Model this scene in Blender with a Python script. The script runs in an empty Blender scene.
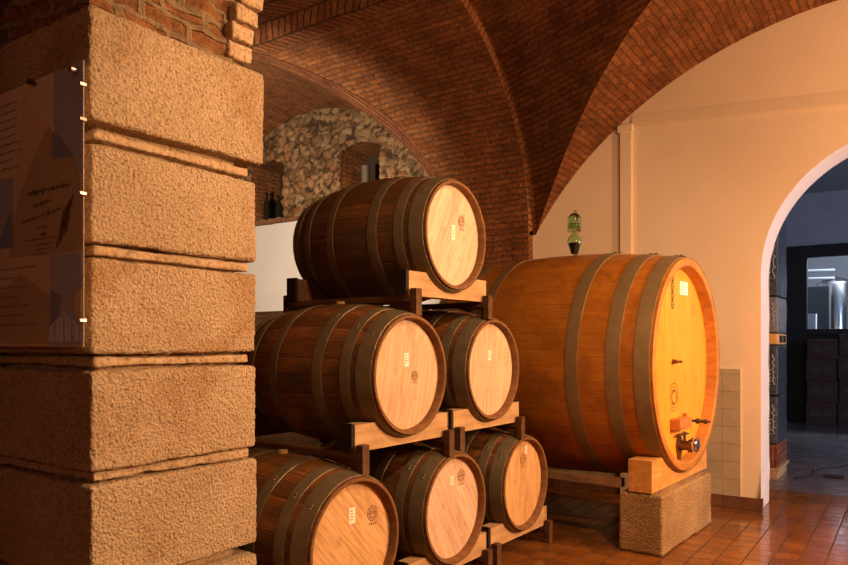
import bpy, bmesh, math, random
from mathutils import Vector, Matrix, noise
random.seed(7)
S = bpy.context.scene
COL = S.collection
R = math.radians
sin, cos, pi, sqrt = math.sin, math.cos, math.pi, math.sqrt

# ------------------------------------------------------------------ materials
class NT:
    def __init__(s, name):
        s.m = bpy.data.materials.new(name); s.m.use_nodes = True
        s.t = s.m.node_tree; s.b = s.t.nodes['Principled BSDF']
    def n(s, typ, **kw):
        x = s.t.nodes.new(typ)
        for k, v in kw.items(): setattr(x, k, v)
        return x
    def l(s, a, b): s.t.links.new(a, b)
    def val(s, sock, v):
        if hasattr(v, 'node'): s.l(v, sock)
        else: sock.default_value = v
    def uv(s, rot=0, scale=(1, 1, 1), loc=(0, 0, 0)):
        tc = s.n('ShaderNodeTexCoord'); mp = s.n('ShaderNodeMapping')
        s.l(tc.outputs['UV'], mp.inputs['Vector'])
        mp.inputs['Rotation'].default_value = (0, 0, rot); mp.inputs['Scale'].default_value = scale
        mp.inputs['Location'].default_value = loc
        return mp.outputs['Vector']
    def obj(s, scale=(1, 1, 1)):
        tc = s.n('ShaderNodeTexCoord'); mp = s.n('ShaderNodeMapping')
        s.l(tc.outputs['Object'], mp.inputs['Vector']); mp.inputs['Scale'].default_value = scale
        return mp.outputs['Vector']
    def noise(s, vec, scale, detail=4, rough=.6, dist=0):
        x = s.n('ShaderNodeTexNoise'); s.l(vec, x.inputs['Vector'])
        x.inputs['Scale'].default_value = scale; x.inputs['Detail'].default_value = detail
        x.inputs['Roughness'].default_value = rough; x.inputs['Distortion'].default_value = dist
        return x.outputs['Fac']
    def ramp(s, fac, stops):
        x = s.n('ShaderNodeValToRGB'); s.l(fac, x.inputs['Fac']); e = x.color_ramp.elements
        while len(e) < len(stops): e.new(.5)
        for k, (p, c) in zip(e, stops):
            k.position = p; k.color = (c, c, c, 1) if not hasattr(c, '__len__') else (*c, 1)
        return x.outputs['Color']
    def mix(s, a, b, fac, mode='MIX'):
        x = s.n('ShaderNodeMix', data_type='RGBA', blend_type=mode)
        for k, v in ((0, fac), (6, a), (7, b)):
            sock = x.inputs[k]
            if hasattr(v, 'node'): s.l(v, sock)
            elif hasattr(v, '__len__'): sock.default_value = (*v, 1)[:4]
            else: sock.default_value = v if k == 0 else (v, v, v, 1)
        return x.outputs[2]
    def math(s, op, a, b=0.0):
        x = s.n('ShaderNodeMath', operation=op)
        s.val(x.inputs[0], a); s.val(x.inputs[1], b)
        return x.outputs[0]
    def bump(s, h, strength=.5, dist=.01, prev=None):
        x = s.n('ShaderNodeBump'); x.inputs['Strength'].default_value = strength
        x.inputs['Distance'].default_value = dist; s.l(h, x.inputs['Height'])
        if prev: s.l(prev, x.inputs['Normal'])
        s.l(x.outputs['Normal'], s.b.inputs['Normal']); return x.outputs['Normal']
    def out(s, col=None, rough=.7, metal=0, spec=.5):
        if col is not None:
            if hasattr(col, 'node'): s.l(col, s.b.inputs['Base Color'])
            else: s.b.inputs['Base Color'].default_value = (*col, 1)
        s.val(s.b.inputs['Roughness'], rough); s.b.inputs['Metallic'].default_value = metal
        s.b.inputs['Specular IOR Level'].default_value = spec
        return s.m

def plain(name, col, rough=.6, metal=0, spec=.5, var=.12, sc=12):
    q = NT(name); nz = q.noise(q.obj(), sc)
    c = q.mix(tuple(x * (1 - var) for x in col), tuple(min(1, x * (1 + var)) for x in col), nz)
    return q.out(c, rough, metal, spec)

def brick(name, c1, c2, mortar, bw=.22, bh=.055, ms=.008, depth=.012, chevron=False, stain=.5, rough=.85):
    q = NT(name)
    v = q.uv()
    # slight wobble of the courses
    wob = q.n('ShaderNodeTexNoise'); q.l(v, wob.inputs['Vector']); wob.inputs['Scale'].default_value = 3.5
    wob.inputs['Detail'].default_value = 3
    vs = q.n('ShaderNodeVectorMath', operation='MULTIPLY_ADD'); q.l(wob.outputs['Color'], vs.inputs[0])
    vs.inputs[1].default_value = (.055, .045, 0); q.l(v, vs.inputs[2]); v2 = vs.outputs[0]
    if chevron:
        sp = q.n('ShaderNodeSeparateXYZ'); q.l(v2, sp.inputs[0])
        tri = q.math('PINGPONG', sp.outputs['Y'], bw)
        u2 = q.math('ADD', sp.outputs['X'], tri)
        cb = q.n('ShaderNodeCombineXYZ'); q.l(sp.outputs['Y'], cb.inputs['X']); q.l(u2, cb.inputs['Y']); v2 = cb.outputs[0]
    b = q.n('ShaderNodeTexBrick'); q.l(v2, b.inputs['Vector'])
    b.inputs['Scale'].default_value = 1; b.inputs['Brick Width'].default_value = bw; b.inputs['Row Height'].default_value = bh
    b.inputs['Mortar Size'].default_value = ms; b.inputs['Mortar Smooth'].default_value = .35
    if chevron: b.offset = 0
    b.inputs['Color1'].default_value = (*c1, 1); b.inputs['Color2'].default_value = (*c2, 1); b.inputs['Mortar'].default_value = (*mortar, 1)
    big = q.ramp(q.noise(v, 3.2, 6, .72), [(.32, 1 - stain), (.62, 1.0)])
    fine = q.ramp(q.noise(v, 26, 6, .75), [(.28, .42), (.72, 1.35)])
    c = q.mix(b.outputs['Color'], big, 1.0, 'MULTIPLY'); c = q.mix(c, fine, 1.0, 'MULTIPLY')
    inv = q.math('SUBTRACT', 1.0, b.outputs['Fac'])
    h = q.math('ADD', inv, q.math('MULTIPLY', q.noise(v, 24, 6, .75), 1.3))
    q.bump(h, 1.0, depth)
    return q.out(c, rough, 0, .25)

def stone(name, c1, c2, sc=70, depth=.006, stain=None):
    q = NT(name); v = q.obj()
    big = q.noise(v, 3.0, 5, .6)
    c = q.mix(c1, c2, q.ramp(big, [(.35, 0.0), (.65, 1.0)]))
    if stain: c = q.mix(c, stain, q.ramp(q.noise(v, 2.1, 4, .6, .4), [(.50, 0.0), (.70, .75)]))
    f = q.noise(v, sc, 5, .7)
    c = q.mix(c, q.ramp(f, [(.34, .38), (.48, .95), (.75, 1.2)]), 1.0, 'MULTIPLY')
    vo = q.n('ShaderNodeTexVoronoi'); q.l(v, vo.inputs['Vector']); vo.inputs['Scale'].default_value = sc * .9
    h = q.math('ADD', q.math('MULTIPLY', f, 1.0), q.math('MULTIPLY', vo.outputs['Distance'], .6))
    q.bump(h, .9, depth)
    return q.out(c, .92, 0, .15)

def plaster(name, c, c2, rough=.8):
    q = NT(name); v = q.obj()
    a = q.ramp(q.noise(v, 1.3, 5, .65), [(.3, 0.0), (.7, 1.0)])
    col = q.mix(c, c2, a)
    q.bump(q.noise(v, 28, 6, .65), .35, .006)
    return q.out(col, rough, 0, .25)

def stave_mat(name, dark, mid, grey, gapk=.8, gb=1.0, rough=.62):
    q = NT(name); v = q.uv()
    oi = q.n('ShaderNodeObjectInfo')
    sp = q.n('ShaderNodeSeparateXYZ'); q.l(v, sp.inputs[0])
    fl = q.math('FLOOR', sp.outputs['X'])
    cell = q.math('ADD', fl, q.math('MULTIPLY', oi.outputs['Random'], 100.0))
    wn = q.n('ShaderNodeTexWhiteNoise', noise_dimensions='1D'); q.l(cell, wn.inputs['W'])
    gv = q.n('ShaderNodeMapping'); q.l(v, gv.inputs['Vector']); gv.inputs['Scale'].default_value = (10, 2.2, 1)
    cl = q.n('ShaderNodeVectorMath', operation='ADD'); q.l(gv.outputs[0], cl.inputs[0])
    cc = q.n('ShaderNodeCombineXYZ'); q.l(q.math('MULTIPLY', wn.outputs['Value'], 37.0), cc.inputs['Y'])
    q.l(q.math('MULTIPLY', oi.outputs['Random'], 50.0), cc.inputs['X']); q.l(cc.outputs[0], cl.inputs[1])
    grain = q.noise(cl.outputs[0], 2.0, 6, .7, .3)
    ov = q.obj(); blot = q.noise(ov, 4.5, 5, .65, .5)
    c = q.mix(dark, mid, q.ramp(grain, [(.36, 0.0), (.62, 1.0)]))
    c = q.mix(c, q.ramp(wn.outputs['Value'], [(0, .6), (1, 1.25)]), gb * .8, 'MULTIPLY')
    c = q.mix(c, grey, q.ramp(blot, [(.47, 0.0), (.62, .8)]))
    gap = q.math('PINGPONG', sp.outputs['X'], .5)
    c = q.mix(c, q.ramp(gap, [(0, .35), (.025, .7), (.05, 1.0)]), gapk, 'MULTIPLY')
    h = q.math('ADD', q.math('MULTIPLY', grain, .5), q.ramp(gap, [(0, 0.0), (.06, 1.0)]))
    q.bump(h, .35 * gapk, .003)
    return q.out(c, rough, 0, .35)

def head_mat(name, c1, c2, plank=.075, rot=0.0, grain=1.0, rough=.6):
    q = NT(name); v = q.uv(rot=rot)
    oi = q.n('ShaderNodeObjectInfo')
    sp = q.n('ShaderNodeSeparateXYZ'); q.l(v, sp.inputs[0])
    pl = q.math('DIVIDE', sp.outputs['X'], plank)
    fl = q.math('FLOOR', pl)
    wn = q.n('ShaderNodeTexWhiteNoise', noise_dimensions='1D'); q.l(q.math('ADD', fl, q.math('MULTIPLY', oi.outputs['Random'], 91.0)), wn.inputs['W'])
    cb = q.n('ShaderNodeCombineXYZ'); q.l(q.math('MULTIPLY', sp.outputs['X'], 55.0), cb.inputs['X'])
    q.l(q.math('ADD', q.math('MULTIPLY', sp.outputs['Y'], 4.5), q.math('MULTIPLY', wn.outputs['Value'], 40.0)), cb.inputs['Y'])
    q.l(q.math('MULTIPLY', oi.outputs['Random'], 30.0), cb.inputs['Z'])
    g = q.noise(cb.outputs[0], 1.0, 5, .65, .6)
    c = q.mix(c2, c1, q.ramp(g, [(.34, 0.0), (.58, 1.0)]))
    c = q.mix(c, q.ramp(wn.outputs['Value'], [(0, .92), (1, 1.05)]), 1.0, 'MULTIPLY')
    spot = q.noise(q.obj(), 9, 4, .6); c = q.mix(c, tuple(x * .62 for x in c2), q.ramp(spot, [(.56, 0.0), (.8, .75)]))
    gap = q.math('PINGPONG', pl, .5)
    c = q.mix(c, q.ramp(gap, [(0, .55), (.02, .85), (.035, 1.0)]), .5, 'MULTIPLY')
    q.bump(q.math('ADD', q.math('MULTIPLY', g, .5), q.ramp(gap, [(0, 0.0), (.04, 1.0)])), .3, .002)
    return q.out(c, rough, 0, .3)

def beam_mat(name, c1, c2, axis='X', rough=.7):
    q = NT(name); sc = {'X': (2.5, 30, 30), 'Y': (30, 2.5, 30), 'Z': (30, 30, 2.5)}[axis]
    g = q.noise(q.obj(sc), 1.0, 5, .65, .5)
    c = q.mix(c2, c1, q.ramp(g, [(.3, 0.0), (.68, 1.0)]))
    c = q.mix(c, q.ramp(q.noise(q.obj(), 5, 4), [(.3, .6), (.65, 1.1)]), .8, 'MULTIPLY')
    q.bump(g, .4, .004); return q.out(c, rough, 0, .25)

def tile_mat(name, c1, c2, grout, w, h, rough, bump=.003, ms=.004, var=.5):
    q = NT(name); v = q.uv()
    b = q.n('ShaderNodeTexBrick'); b.offset = 0; q.l(v, b.inputs['Vector']); b.inputs['Scale'].default_value = 1
    b.inputs['Brick Width'].default_value = w; b.inputs['Row Height'].default_value = h
    b.inputs['Mortar Size'].default_value = ms; b.inputs['Mortar Smooth'].default_value = .2
    b.inputs['Color1'].default_value = (*c1, 1); b.inputs['Color2'].default_value = (*c2, 1); b.inputs['Mortar'].default_value = (*grout, 1)
    nz = q.noise(v, 5, 5, .65)
    c = q.mix(b.outputs['Color'], q.ramp(nz, [(.3, 1 - var), (.65, 1.1)]), 1.0, 'MULTIPLY')
    rr = q.ramp(q.noise(v, 9, 4, .6), [(.3, rough * .7), (.7, rough * 1.4)])
    rr = q.mix(rr, (.8, .8, .8), b.outputs['Fac'])
    ht = q.math('ADD', q.math('SUBTRACT', 1.0, b.outputs['Fac']), q.math('MULTIPLY', q.noise(v, 7, 3), .6))
    q.bump(ht, .6, bump)
    return q.out(c, rr, 0, .5)

def glass(name, col, rough=.02, ior=1.45):
    q = NT(name); q.b.inputs['Transmission Weight'].default_value = 1; q.b.inputs['IOR'].default_value = ior
    return q.out(col, rough, 0, .5)

M = {}
M['vault'] = brick('vault_brick', (.50, .185, .058), (.34, .115, .036), (.25, .115, .048), stain=.55, ms=.008, depth=.022)
M['vault_chev'] = brick('vault_herringbone', (.46, .165, .055), (.32, .10, .034), (.12, .055, .024), chevron=True, bh=.085, ms=.012, depth=.02)
M['rib'] = brick('groin_brick', (.38, .135, .055), (.26, .085, .035), (.13, .065, .032), bw=.6, bh=.05, ms=.008)
M['pier'] = brick('pier_brick', (.40, .165, .070), (.30, .115, .048), (.33, .18, .095), stain=.35)
M['ring'] = brick('ring_brick', (.62, .25, .085), (.48, .18, .06), (.26, .12, .05), bw=.3, bh=.06, ms=.008, depth=.02, stain=.3)
M['spring'] = brick('springer_brick', (.60, .26, .10), (.48, .215, .09), (.60, .42, .23), bw=.20, bh=.068, ms=.016, depth=.04, stain=.5)
M['granite'] = stone('tooled_granite', (.64, .47, .295), (.54, .385, .23), 95, .015, stain=(.42, .23, .085))
M['joint'] = stone('lime_joint', (.56, .40, .24), (.44, .30, .17), 60, .006)
M['plinth'] = stone('plinth_stone', (.46, .30, .145), (.35, .22, .10), 80, .014, stain=(.30, .17, .07))
M['plaster'] = plaster('cream_plaster', (.83, .68, .50), (.78, .625, .445))
M['white'] = plaster('white_plaster', (.86, .82, .77), (.80, .75, .69))
M['bluewall'] = plaster('store_plaster', (.42, .42, .45), (.36, .36, .40))
M['hoop'] = plain('galvanised_hoop', (.17, .13, .075), .5, .4, .4, .4, 16)
M['caskhoop'] = plain('cask_hoop', (.25, .17, .08), .5, .35, .4, .3, 14)
M['staves'] = stave_mat('aged_oak_staves', (.040, .016, .006), (.29, .105, .021), (.055, .034, .014))
M['staves_top'] = stave_mat('weathered_oak_staves', (.04, .019, .008), (.20, .078, .022), (.055, .045, .022))
M['rim'] = beam_mat('stave_ends', (.25, .115, .042), (.14, .062, .022), 'X')
M['caskstaves'] = stave_mat('varnished_cask_staves', (.30, .095, .011), (.52, .19, .022), (.28, .09, .012), .35, .35, .38)
M['caskhead'] = head_mat('varnished_cask_head', (.86, .37, .030), (.74, .275, .016), .14, 0, rough=.42)
M['caskrim'] = beam_mat('cask_rim', (.62, .27, .060), (.44, .17, .030), 'X', .45)
M['head'] = [head_mat('oak_head_%d' % i, *hc, .085, rot=r) for i, (hc, r) in enumerate([
    (((.71, .50, .345), (.52, .34, .21)), 0.5), (((.69, .46, .285), (.50, .305, .165)), 0.25), (((.70, .48, .31), (.51, .33, .19)), 0.15),
    (((.68, .41, .19), (.45, .245, .095)), -.75), (((.70, .48, .34), (.50, .31, .19)), -.55), (((.66, .39, .18), (.43, .235, .09)), .0)])]
M['cradle'] = beam_mat('pale_cradle_wood', (.58, .37, .185), (.40, .225, .10), 'Y')
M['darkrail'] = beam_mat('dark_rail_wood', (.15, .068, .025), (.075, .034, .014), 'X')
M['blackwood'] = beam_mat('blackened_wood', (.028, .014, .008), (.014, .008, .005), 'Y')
M['caskcradle'] = beam_mat('orange_cradle_wood', (.66, .33, .085), (.46, .20, .045), 'Y')
M['sticker'] = plain('paper_label', (.86, .80, .70), .7, var=.05)
M['burn'] = plain('burnt_mark', (.22, .10, .04), .8)
M['steel'] = plain('polished_steel', (.78, .77, .75), .18, 1.0, var=.04)
M['bronze'] = plain('bronze_fitting', (.16, .085, .04), .4, .7)
M['darkwood'] = plain('dark_turned_wood', (.06, .028, .014), .5)
M['hatch'] = beam_mat('hatch_wood', (.55, .22, .05), (.38, .14, .03), 'Y', .5)
M['floor'] = tile_mat('terracotta_tiles', (.27, .092, .016), (.18, .058, .010), (.07, .03, .012), .147, .147, .14, .003, .005, .35)
M['skirt'] = tile_mat('skirting_tiles', (.23, .10, .05), (.19, .08, .04), (.12, .07, .04), .3, .4, .35)
M['dado'] = tile_mat('dado_tiles', (.47, .37, .25), (.44, .345, .23), (.30, .22, .14), .15, .15, .35, .002, .003, .12)
M['iron'] = plain('black_iron', (.012, .012, .014), .6, .2, var=.1)
M['rubble'] = None

# ------------------------------------------------------------------ geometry helpers
class MB:
    def __init__(s): s.v = []; s.f = []; s.uv = []; s.mi = []
    def face(s, pts, uvs=None, mi=0):
        k = len(s.v); s.v += [tuple(p) for p in pts]; s.f.append(tuple(range(k, k + len(pts))))
        s.uv.append(uvs or [(0, 0)] * len(pts)); s.mi.append(mi)
    def grid(s, P, U=None, mi=0, closed=False):
        for i in range(len(P) - 1):
            for j in range(len(P[0]) - 1):
                ix = [(i, j), (i + 1, j), (i + 1, j + 1), (i, j + 1)]
                s.face([P[a][b] for a, b in ix], [U[a][b] for a, b in ix] if U else None, mi if not callable(mi) else mi(i, j))
    def box(s, x0, x1, y0, y1, z0, z1, mi=0):
        p = [(x0, y0, z0), (x1, y0, z0), (x1, y1, z0), (x0, y1, z0), (x0, y0, z1), (x1, y0, z1), (x1, y1, z1), (x0, y1, z1)]
        for q in ((0, 3, 2, 1), (4, 5, 6, 7), (0, 1, 5, 4), (1, 2, 6, 5), (2, 3, 7, 6), (3, 0, 4, 7)):
            a = [p[k] for k in q]
            d = Vector(a[1]) - Vector(a[0]); e = Vector(a[2]) - Vector(a[1])
            s.face(a, [(0, 0), (d.length, 0), (d.length, e.length), (0, e.length)], mi)
    def lathe(s, prof, c=(0, 0, 0), axis='Z', n=32, mi=0, uvn=None):
        P = []; U = []
        L = 0
        for k, (r, h) in enumerate(prof):
            if k: L += math.hypot(r - prof[k - 1][0], h - prof[k - 1][1])
            row = []; ur = []
            for i in range(n + 1):
                a = 2 * pi * i / n; x, y = r * cos(a), r * sin(a)
                p = {'Z': (x, y, h), 'X': (h, x, y), 'Y': (y, h, x)}[axis]
                row.append((p[0] + c[0], p[1] + c[1], p[2] + c[2])); ur.append(((uvn or 1) * i / n, L))
            P.append(row); U.append(ur)
        s.grid(P, U, mi)
    def tube(s, pts, r, n=8, cap=True):
        pts = [Vector(p) for p in pts]; rings = []
        for i, p in enumerate(pts):
            t = (pts[min(i + 1, len(pts) - 1)] - pts[max(i - 1, 0)]).normalized()
            a = t.orthogonal().normalized() if not rings else (rings[-1][1] - t * rings[-1][1].dot(t)).normalized()
            b = t.cross(a); rr = r[i] if hasattr(r, '__len__') else r
            rings.append(([tuple(p + (a * cos(2 * pi * k / n) + b * sin(2 * pi * k / n)) * rr) for k in range(n + 1)], a))
        s.grid([q[0] for q in rings])
        if cap:
            s.face(rings[0][0][:-1][::-1]); s.face(rings[-1][0][:-1])
    def prism(s, poly, y0, y1, plane='XZ'):
        f = {'XZ': lambda a, b, t: (a, t, b), 'YZ': lambda a, b, t: (t, a, b), 'XY': lambda a, b, t: (a, b, t)}[plane]
        A = [f(a, b, y0) for a, b in poly]; B = [f(a, b, y1) for a, b in poly]
        s.face(A[::-1]); s.face(B)
        for i in range(len(poly)):
            j = (i + 1) % len(poly); s.face([A[i], A[j], B[j], B[i]])
    def build(s, name, mats, parent=None, loc=(0, 0, 0), smooth=False, angle=40, bevel=0, fixn=True):
        me = bpy.data.meshes.new(name); me.from_pydata(s.v, [], s.f)
        uvl = me.uv_layers.new(name='UVMap'); k = 0
        for us in s.uv:
            for u in us: uvl.data[k].uv = u; k += 1
        mats = mats if isinstance(mats, (list, tuple)) else [mats]
        for m in mats: me.materials.append(m)
        for p, mi in zip(me.polygons, s.mi): p.material_index = mi
        bm = bmesh.new(); bm.from_mesh(me); bmesh.ops.remove_doubles(bm, verts=bm.verts, dist=1e-5)
        bmesh.ops.dissolve_degenerate(bm, dist=1e-6, edges=bm.edges)
        if fixn: bmesh.ops.recalc_face_normals(bm, faces=bm.faces)
        if bevel:
            es = [e for e in bm.edges if len(e.link_faces) == 2 and e.calc_face_angle(0) > R(50)]
            bmesh.ops.bevel(bm, geom=es, offset=bevel, segments=2, affect='EDGES', profile=.6)
        bm.to_mesh(me); bm.free()
        if smooth:
            for p in me.polygons: p.use_smooth = True
            try: me.set_sharp_from_angle(angle=R(angle))
            except Exception: pass
        o = bpy.data.objects.new(name, me); COL.objects.link(o); o.location = loc
        if parent: o.parent = parent
        return o

def tag(o, label=None, cat=None, group=None, kind=None):
    if label: o['label'] = label
    if cat: o['category'] = cat
    if group: o['group'] = group
    if kind: o['kind'] = kind
    return o
def empty(name, loc=(0, 0, 0), rz=0):
    o = bpy.data.objects.new(name, None); COL.objects.link(o); o.location = loc; o.rotation_euler = (0, 0, rz); o.empty_display_size = .1
    return o
def copy_tree(o, parent=None):
    c = o.copy(); COL.objects.link(c)
    if parent: c.parent = parent
    for ch in list(o.children): copy_tree(ch, c)
    return c

def gridbox(mb, c, size, res, rad, fn=None, faces='all', mi=0):
    """rounded box built of fine grids; fn(p, n) gives an outward displacement"""
    hx = [v / 2 for v in size]; inner = [max(h - rad, 1e-4) for h in hx]
    def axis(h):
        n = max(2, int(round(2 * h / res))); pts = [-h + 2 * h * i / n for i in range(n + 1)]
        for e in (.2, .5, .8):
            pts += [-h + rad * e, h - rad * e]
        return sorted(pts)
    ax = [axis(h) for h in hx]
    for d in range(3):
        a, b = [(1, 2), (2, 0), (0, 1)][d]
        for sg in (-1, 1):
            if faces != 'all' and ('xyz'[d] + ('+' if sg > 0 else '-')) not in faces: continue
            P = []; U = []
            for u in ax[a]:
                row = []; ur = []
                for w in ax[b]:
                    p = [0, 0, 0]; p[d] = sg * hx[d]; p[a] = u; p[b] = w
                    q = Vector([max(-i, min(i, x)) for x, i in zip(p, inner)])
                    nrm = (Vector(p) - q); nrm = nrm.normalized() if nrm.length > 1e-9 else Vector((0, 0, 1))
                    pp = q + nrm * rad + Vector(c)
                    if fn: pp = pp + nrm * fn(pp, nrm)
                    row.append(tuple(pp)); ur.append((u, w))
                P.append(row); U.append(ur)
            mb.grid(P, U, mi)

# ------------------------------------------------------------------ camera
TH = R(34.664)
cam = bpy.data.cameras.new('camera'); co = bpy.data.objects.new('camera', cam); COL.objects.link(co)
co.location = (0, 0, 1.4); co.rotation_euler = (pi / 2, 0, TH)
cam.sensor_width = 36; cam.lens = 707.5 / 848 * 36; cam.shift_y = (343.65 - 282.5) / 848
cam.clip_start = .05; cam.clip_end = 100
S.camera = co

# ------------------------------------------------------------------ vault surfaces
WY = 6.48          # face of the right-hand wall
YC = 4.24; ZS = 2.49
class Bay:
    def __init__(s, a, b, cx, zc, rr, rise, k=0): s.a, s.b, s.cx, s.zc, s.rr, s.rise, s.k = a, b, cx, zc, rr, rise, k
    def ae(s, X):   # the front vault narrows away from the arch, so its groins curve in
        return s.a if not s.k else max(.9, s.a - s.k * max(0, sqrt(s.rr ** 2 - (ZS - s.zc) ** 2) - abs(X - s.cx)))
    def zb(s, Y, X=None):
        t = (Y - YC) / (s.a if X is None else s.ae(X))
        return ZS + s.b * sqrt(max(0, 1 - t * t))
    def zl0(s, X):
        t = s.rr ** 2 - (X - s.cx) ** 2
        return s.zc + sqrt(t) if t > 0 else -9
    def zl(s, X, Y): # Y as distance-symmetric; rises away from the wall
        return s.zl0(X) + s.rise * max(0, (s.a - abs(Y - YC)))
    def groin(s, X):  # half-width |Y-YC| where both vaults meet
        if s.zl0(X) <= ZS: return s.a
        lo, hi = 0.0, s.a
        for _ in range(50):
            m = (lo + hi) / 2
            if s.zb(YC + m, X) > s.zl(X, YC + m): lo = m
            else: hi = m
        return hi
front = Bay(2.24, 2.08, -.2, .725, 3.41, .02, .66)
back = Bay(2.145, 1.985, -6.1, 2.15, 2.12, .10)

def bumpz(x, y, z, a=.012): return a * noise.noise(Vector((x * 2.3, y * 2.3, z * 2.3)))

def barrel_shell(bay, xs, name, chev=None, right_wall=WY, left_cut=True):
    mb = MB(); N = 72
    arc = {}
    P = []; U = []; Mi = []
    # arc length table
    tab = [(0.0, 0.0)]
    for k in range(1, 401):
        a0 = pi / 2 * k / 400; a1 = pi / 2 * (k - 1) / 400
        tab.append((bay.a * sin(a0), tab[-1][1] + math.hypot(bay.a * (sin(a0) - sin(a1)), bay.b * (cos(a0) - cos(a1)))))
    def alen(h):
        for k in range(1, 401):
            if tab[k][0] >= h:
                t = (h - tab[k - 1][0]) / max(1e-9, tab[k][0] - tab[k - 1][0]); return tab[k - 1][1] + t * (tab[k][1] - tab[k - 1][1])
        return tab[-1][1]
    for X in xs:
        g = bay.groin(X); ae = bay.ae(X); am = math.asin(min(1, g / ae)); row = []; ur = []
        for j in range(N + 1):
            a = -am + 2 * am * j / N; h = ae * sin(a)
            row.append((X, YC + h, ZS + bay.b * cos(a))); ur.append((X, math.copysign(alen(abs(h) * bay.a / ae), h)))
        P.append(row); U.append(ur)
    def mi(i, j):
        if not chev: return 0
        v = U[i][j][1]; return 1 if chev[0] < v < chev[1] else 0
    mb.grid(P, U, mi)
    return mb
def lunette_shell(mb, bay, xs, side, ext=0.0):
    N = 14; P = []; U = []; L = 0; prev = None
    for X in xs:
        if bay.zl0(X) <= ZS - .02: continue
        g = bay.groin(X); row = []; ur = []
        z0 = bay.zl0(X)
        if prev: L += math.hypot(X - prev[0], z0 - prev[1])
        prev = (X, z0)
        hs = [g + (bay.a - g) * j / N for j in range(N + 1)]
        for h in hs: row.append((X, YC + side * h, bay.zl(X, YC + h))); ur.append((side * h, L))
        if ext: row.append((X, YC + side * (bay.a + ext), z0)); ur.append((side * (bay.a + ext), L))
        P.append(row); U.append(ur)
    mb.grid(P, U, 0)
def lin(a, b, n): return [a + (b - a) * i / n for i in range(n + 1)]
def coslin(a, b, n): return [a + (b - a) * .5 * (1 - cos(pi * i / n)) for i in range(n + 1)]

hwf = sqrt(front.rr ** 2 - (ZS - front.zc) ** 2)
hwb = sqrt(back.rr ** 2 - (ZS - back.zc) ** 2)
xf = sorted([-3.15] + coslin(front.cx - hwf, front.cx + hwf, 90) + [3.0])
xb = sorted(lin(-9.0, back.cx - hwb, 4)[:-1] + coslin(back.cx - hwb, back.cx + hwb, 70) + lin(back.cx + hwb, -3.15, 6)[1:])
mb = barrel_shell(front, xf, 'c'); lunette_shell(mb, front, xf, 1); lunette_shell(mb, front, xf, -1, 6.3)
tag(mb.build('ceiling', M['vault'], smooth=True, angle=30, fixn=False), 'dark brick groin vault over the cellar bay with the big cask', kind='structure')
mb = barrel_shell(back, xb, 'c', chev=(-.3, .72)); lunette_shell(mb, back, xb, 1); lunette_shell(mb, back, xb, -1)
tag(mb.build('ceiling', [M['vault'], M['vault_chev']], smooth=True, angle=30, fixn=False), 'brick vault over the back bay running to the rubble stone wall', kind='structure')
# groin rib of long bricks at the stone-wall side
mb = MB(); P = []; U = []; L = 0; prev = None
for X in lin(-6.0, back.cx + hwb - .02, 60):
    g = back.groin(X); h1 = g - .16 * min(1, (-3.95 - X) * 2); p0 = Vector((X, YC + g, back.zb(YC + g) - .012)); p1 = Vector((X, YC + h1, back.zb(YC + h1) - .012))
    p2 = Vector((X, YC + min(back.a, g + .13), back.zl(X, YC + g + .13) - .012))
    if prev is not None: L += (p0 - prev).length
    prev = p0.copy(); P.append([tuple(p1), tuple(p0), tuple(p2)]); U.append([(L, -.17), (L, 0), (L, .14)])
mb.grid(P, U)
tag(mb.build('trim_1', M['rib'], fixn=False), 'band of long bricks along the groin of the back vault', kind='structure')
# face ring of the transverse arch (between the two vaults) and its brick edge
mb = MB(); P = []; U = []; L = 0
for j in range(101):
    a = -pi / 2 + pi * j / 100
    y0, z0 = YC + back.a * sin(a), ZS + back.b * cos(a); y1, z1 = YC + front.a * 1.02 * sin(a), ZS + (front.b + .06) * cos(a)
    if j: L += math.hypot(y0 - py, z0 - pz)
    py, pz = y0, z0
    P.append([(-3.15, y0, z0), (-3.15, y1, z1)]); U.append([(0, L), (.15, L)])
mb.grid(P, U)
tag(mb.build('trim_2', M['ring'], fixn=False), 'brick edge of the arch between the two vault bays', kind='structure')
# brick pier under the arch on the right wall
mb = MB()
for (x0, x1) in ((-4.0, -3.15),):
    U = [(x0, 0), (x1, 0), (x1, ZS), (x0, ZS)]
    mb.face([(x0, 6.383, 0), (x1, 6.383, 0), (x1, 6.383, ZS), (x0, 6.383, ZS)], U)
    mb.face([(x1, 6.383, 0), (x1, 6.56, 0), (x1, 6.56, ZS + .1), (x1, 6.383, ZS)], [(0, 0), (.16, 0), (.16, ZS), (0, ZS)])
    mb.face([(x0, 6.383, 0), (x0, 6.56, 0), (x0, 6.56, ZS + .1), (x0, 6.383, ZS)], [(0, 0), (.16, 0), (.16, ZS), (0, ZS)])
tag(mb.build('wall_pier', M['vault'], fixn=False), 'brick pier carrying the vault between cream wall and stone wall', kind='structure')

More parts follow.
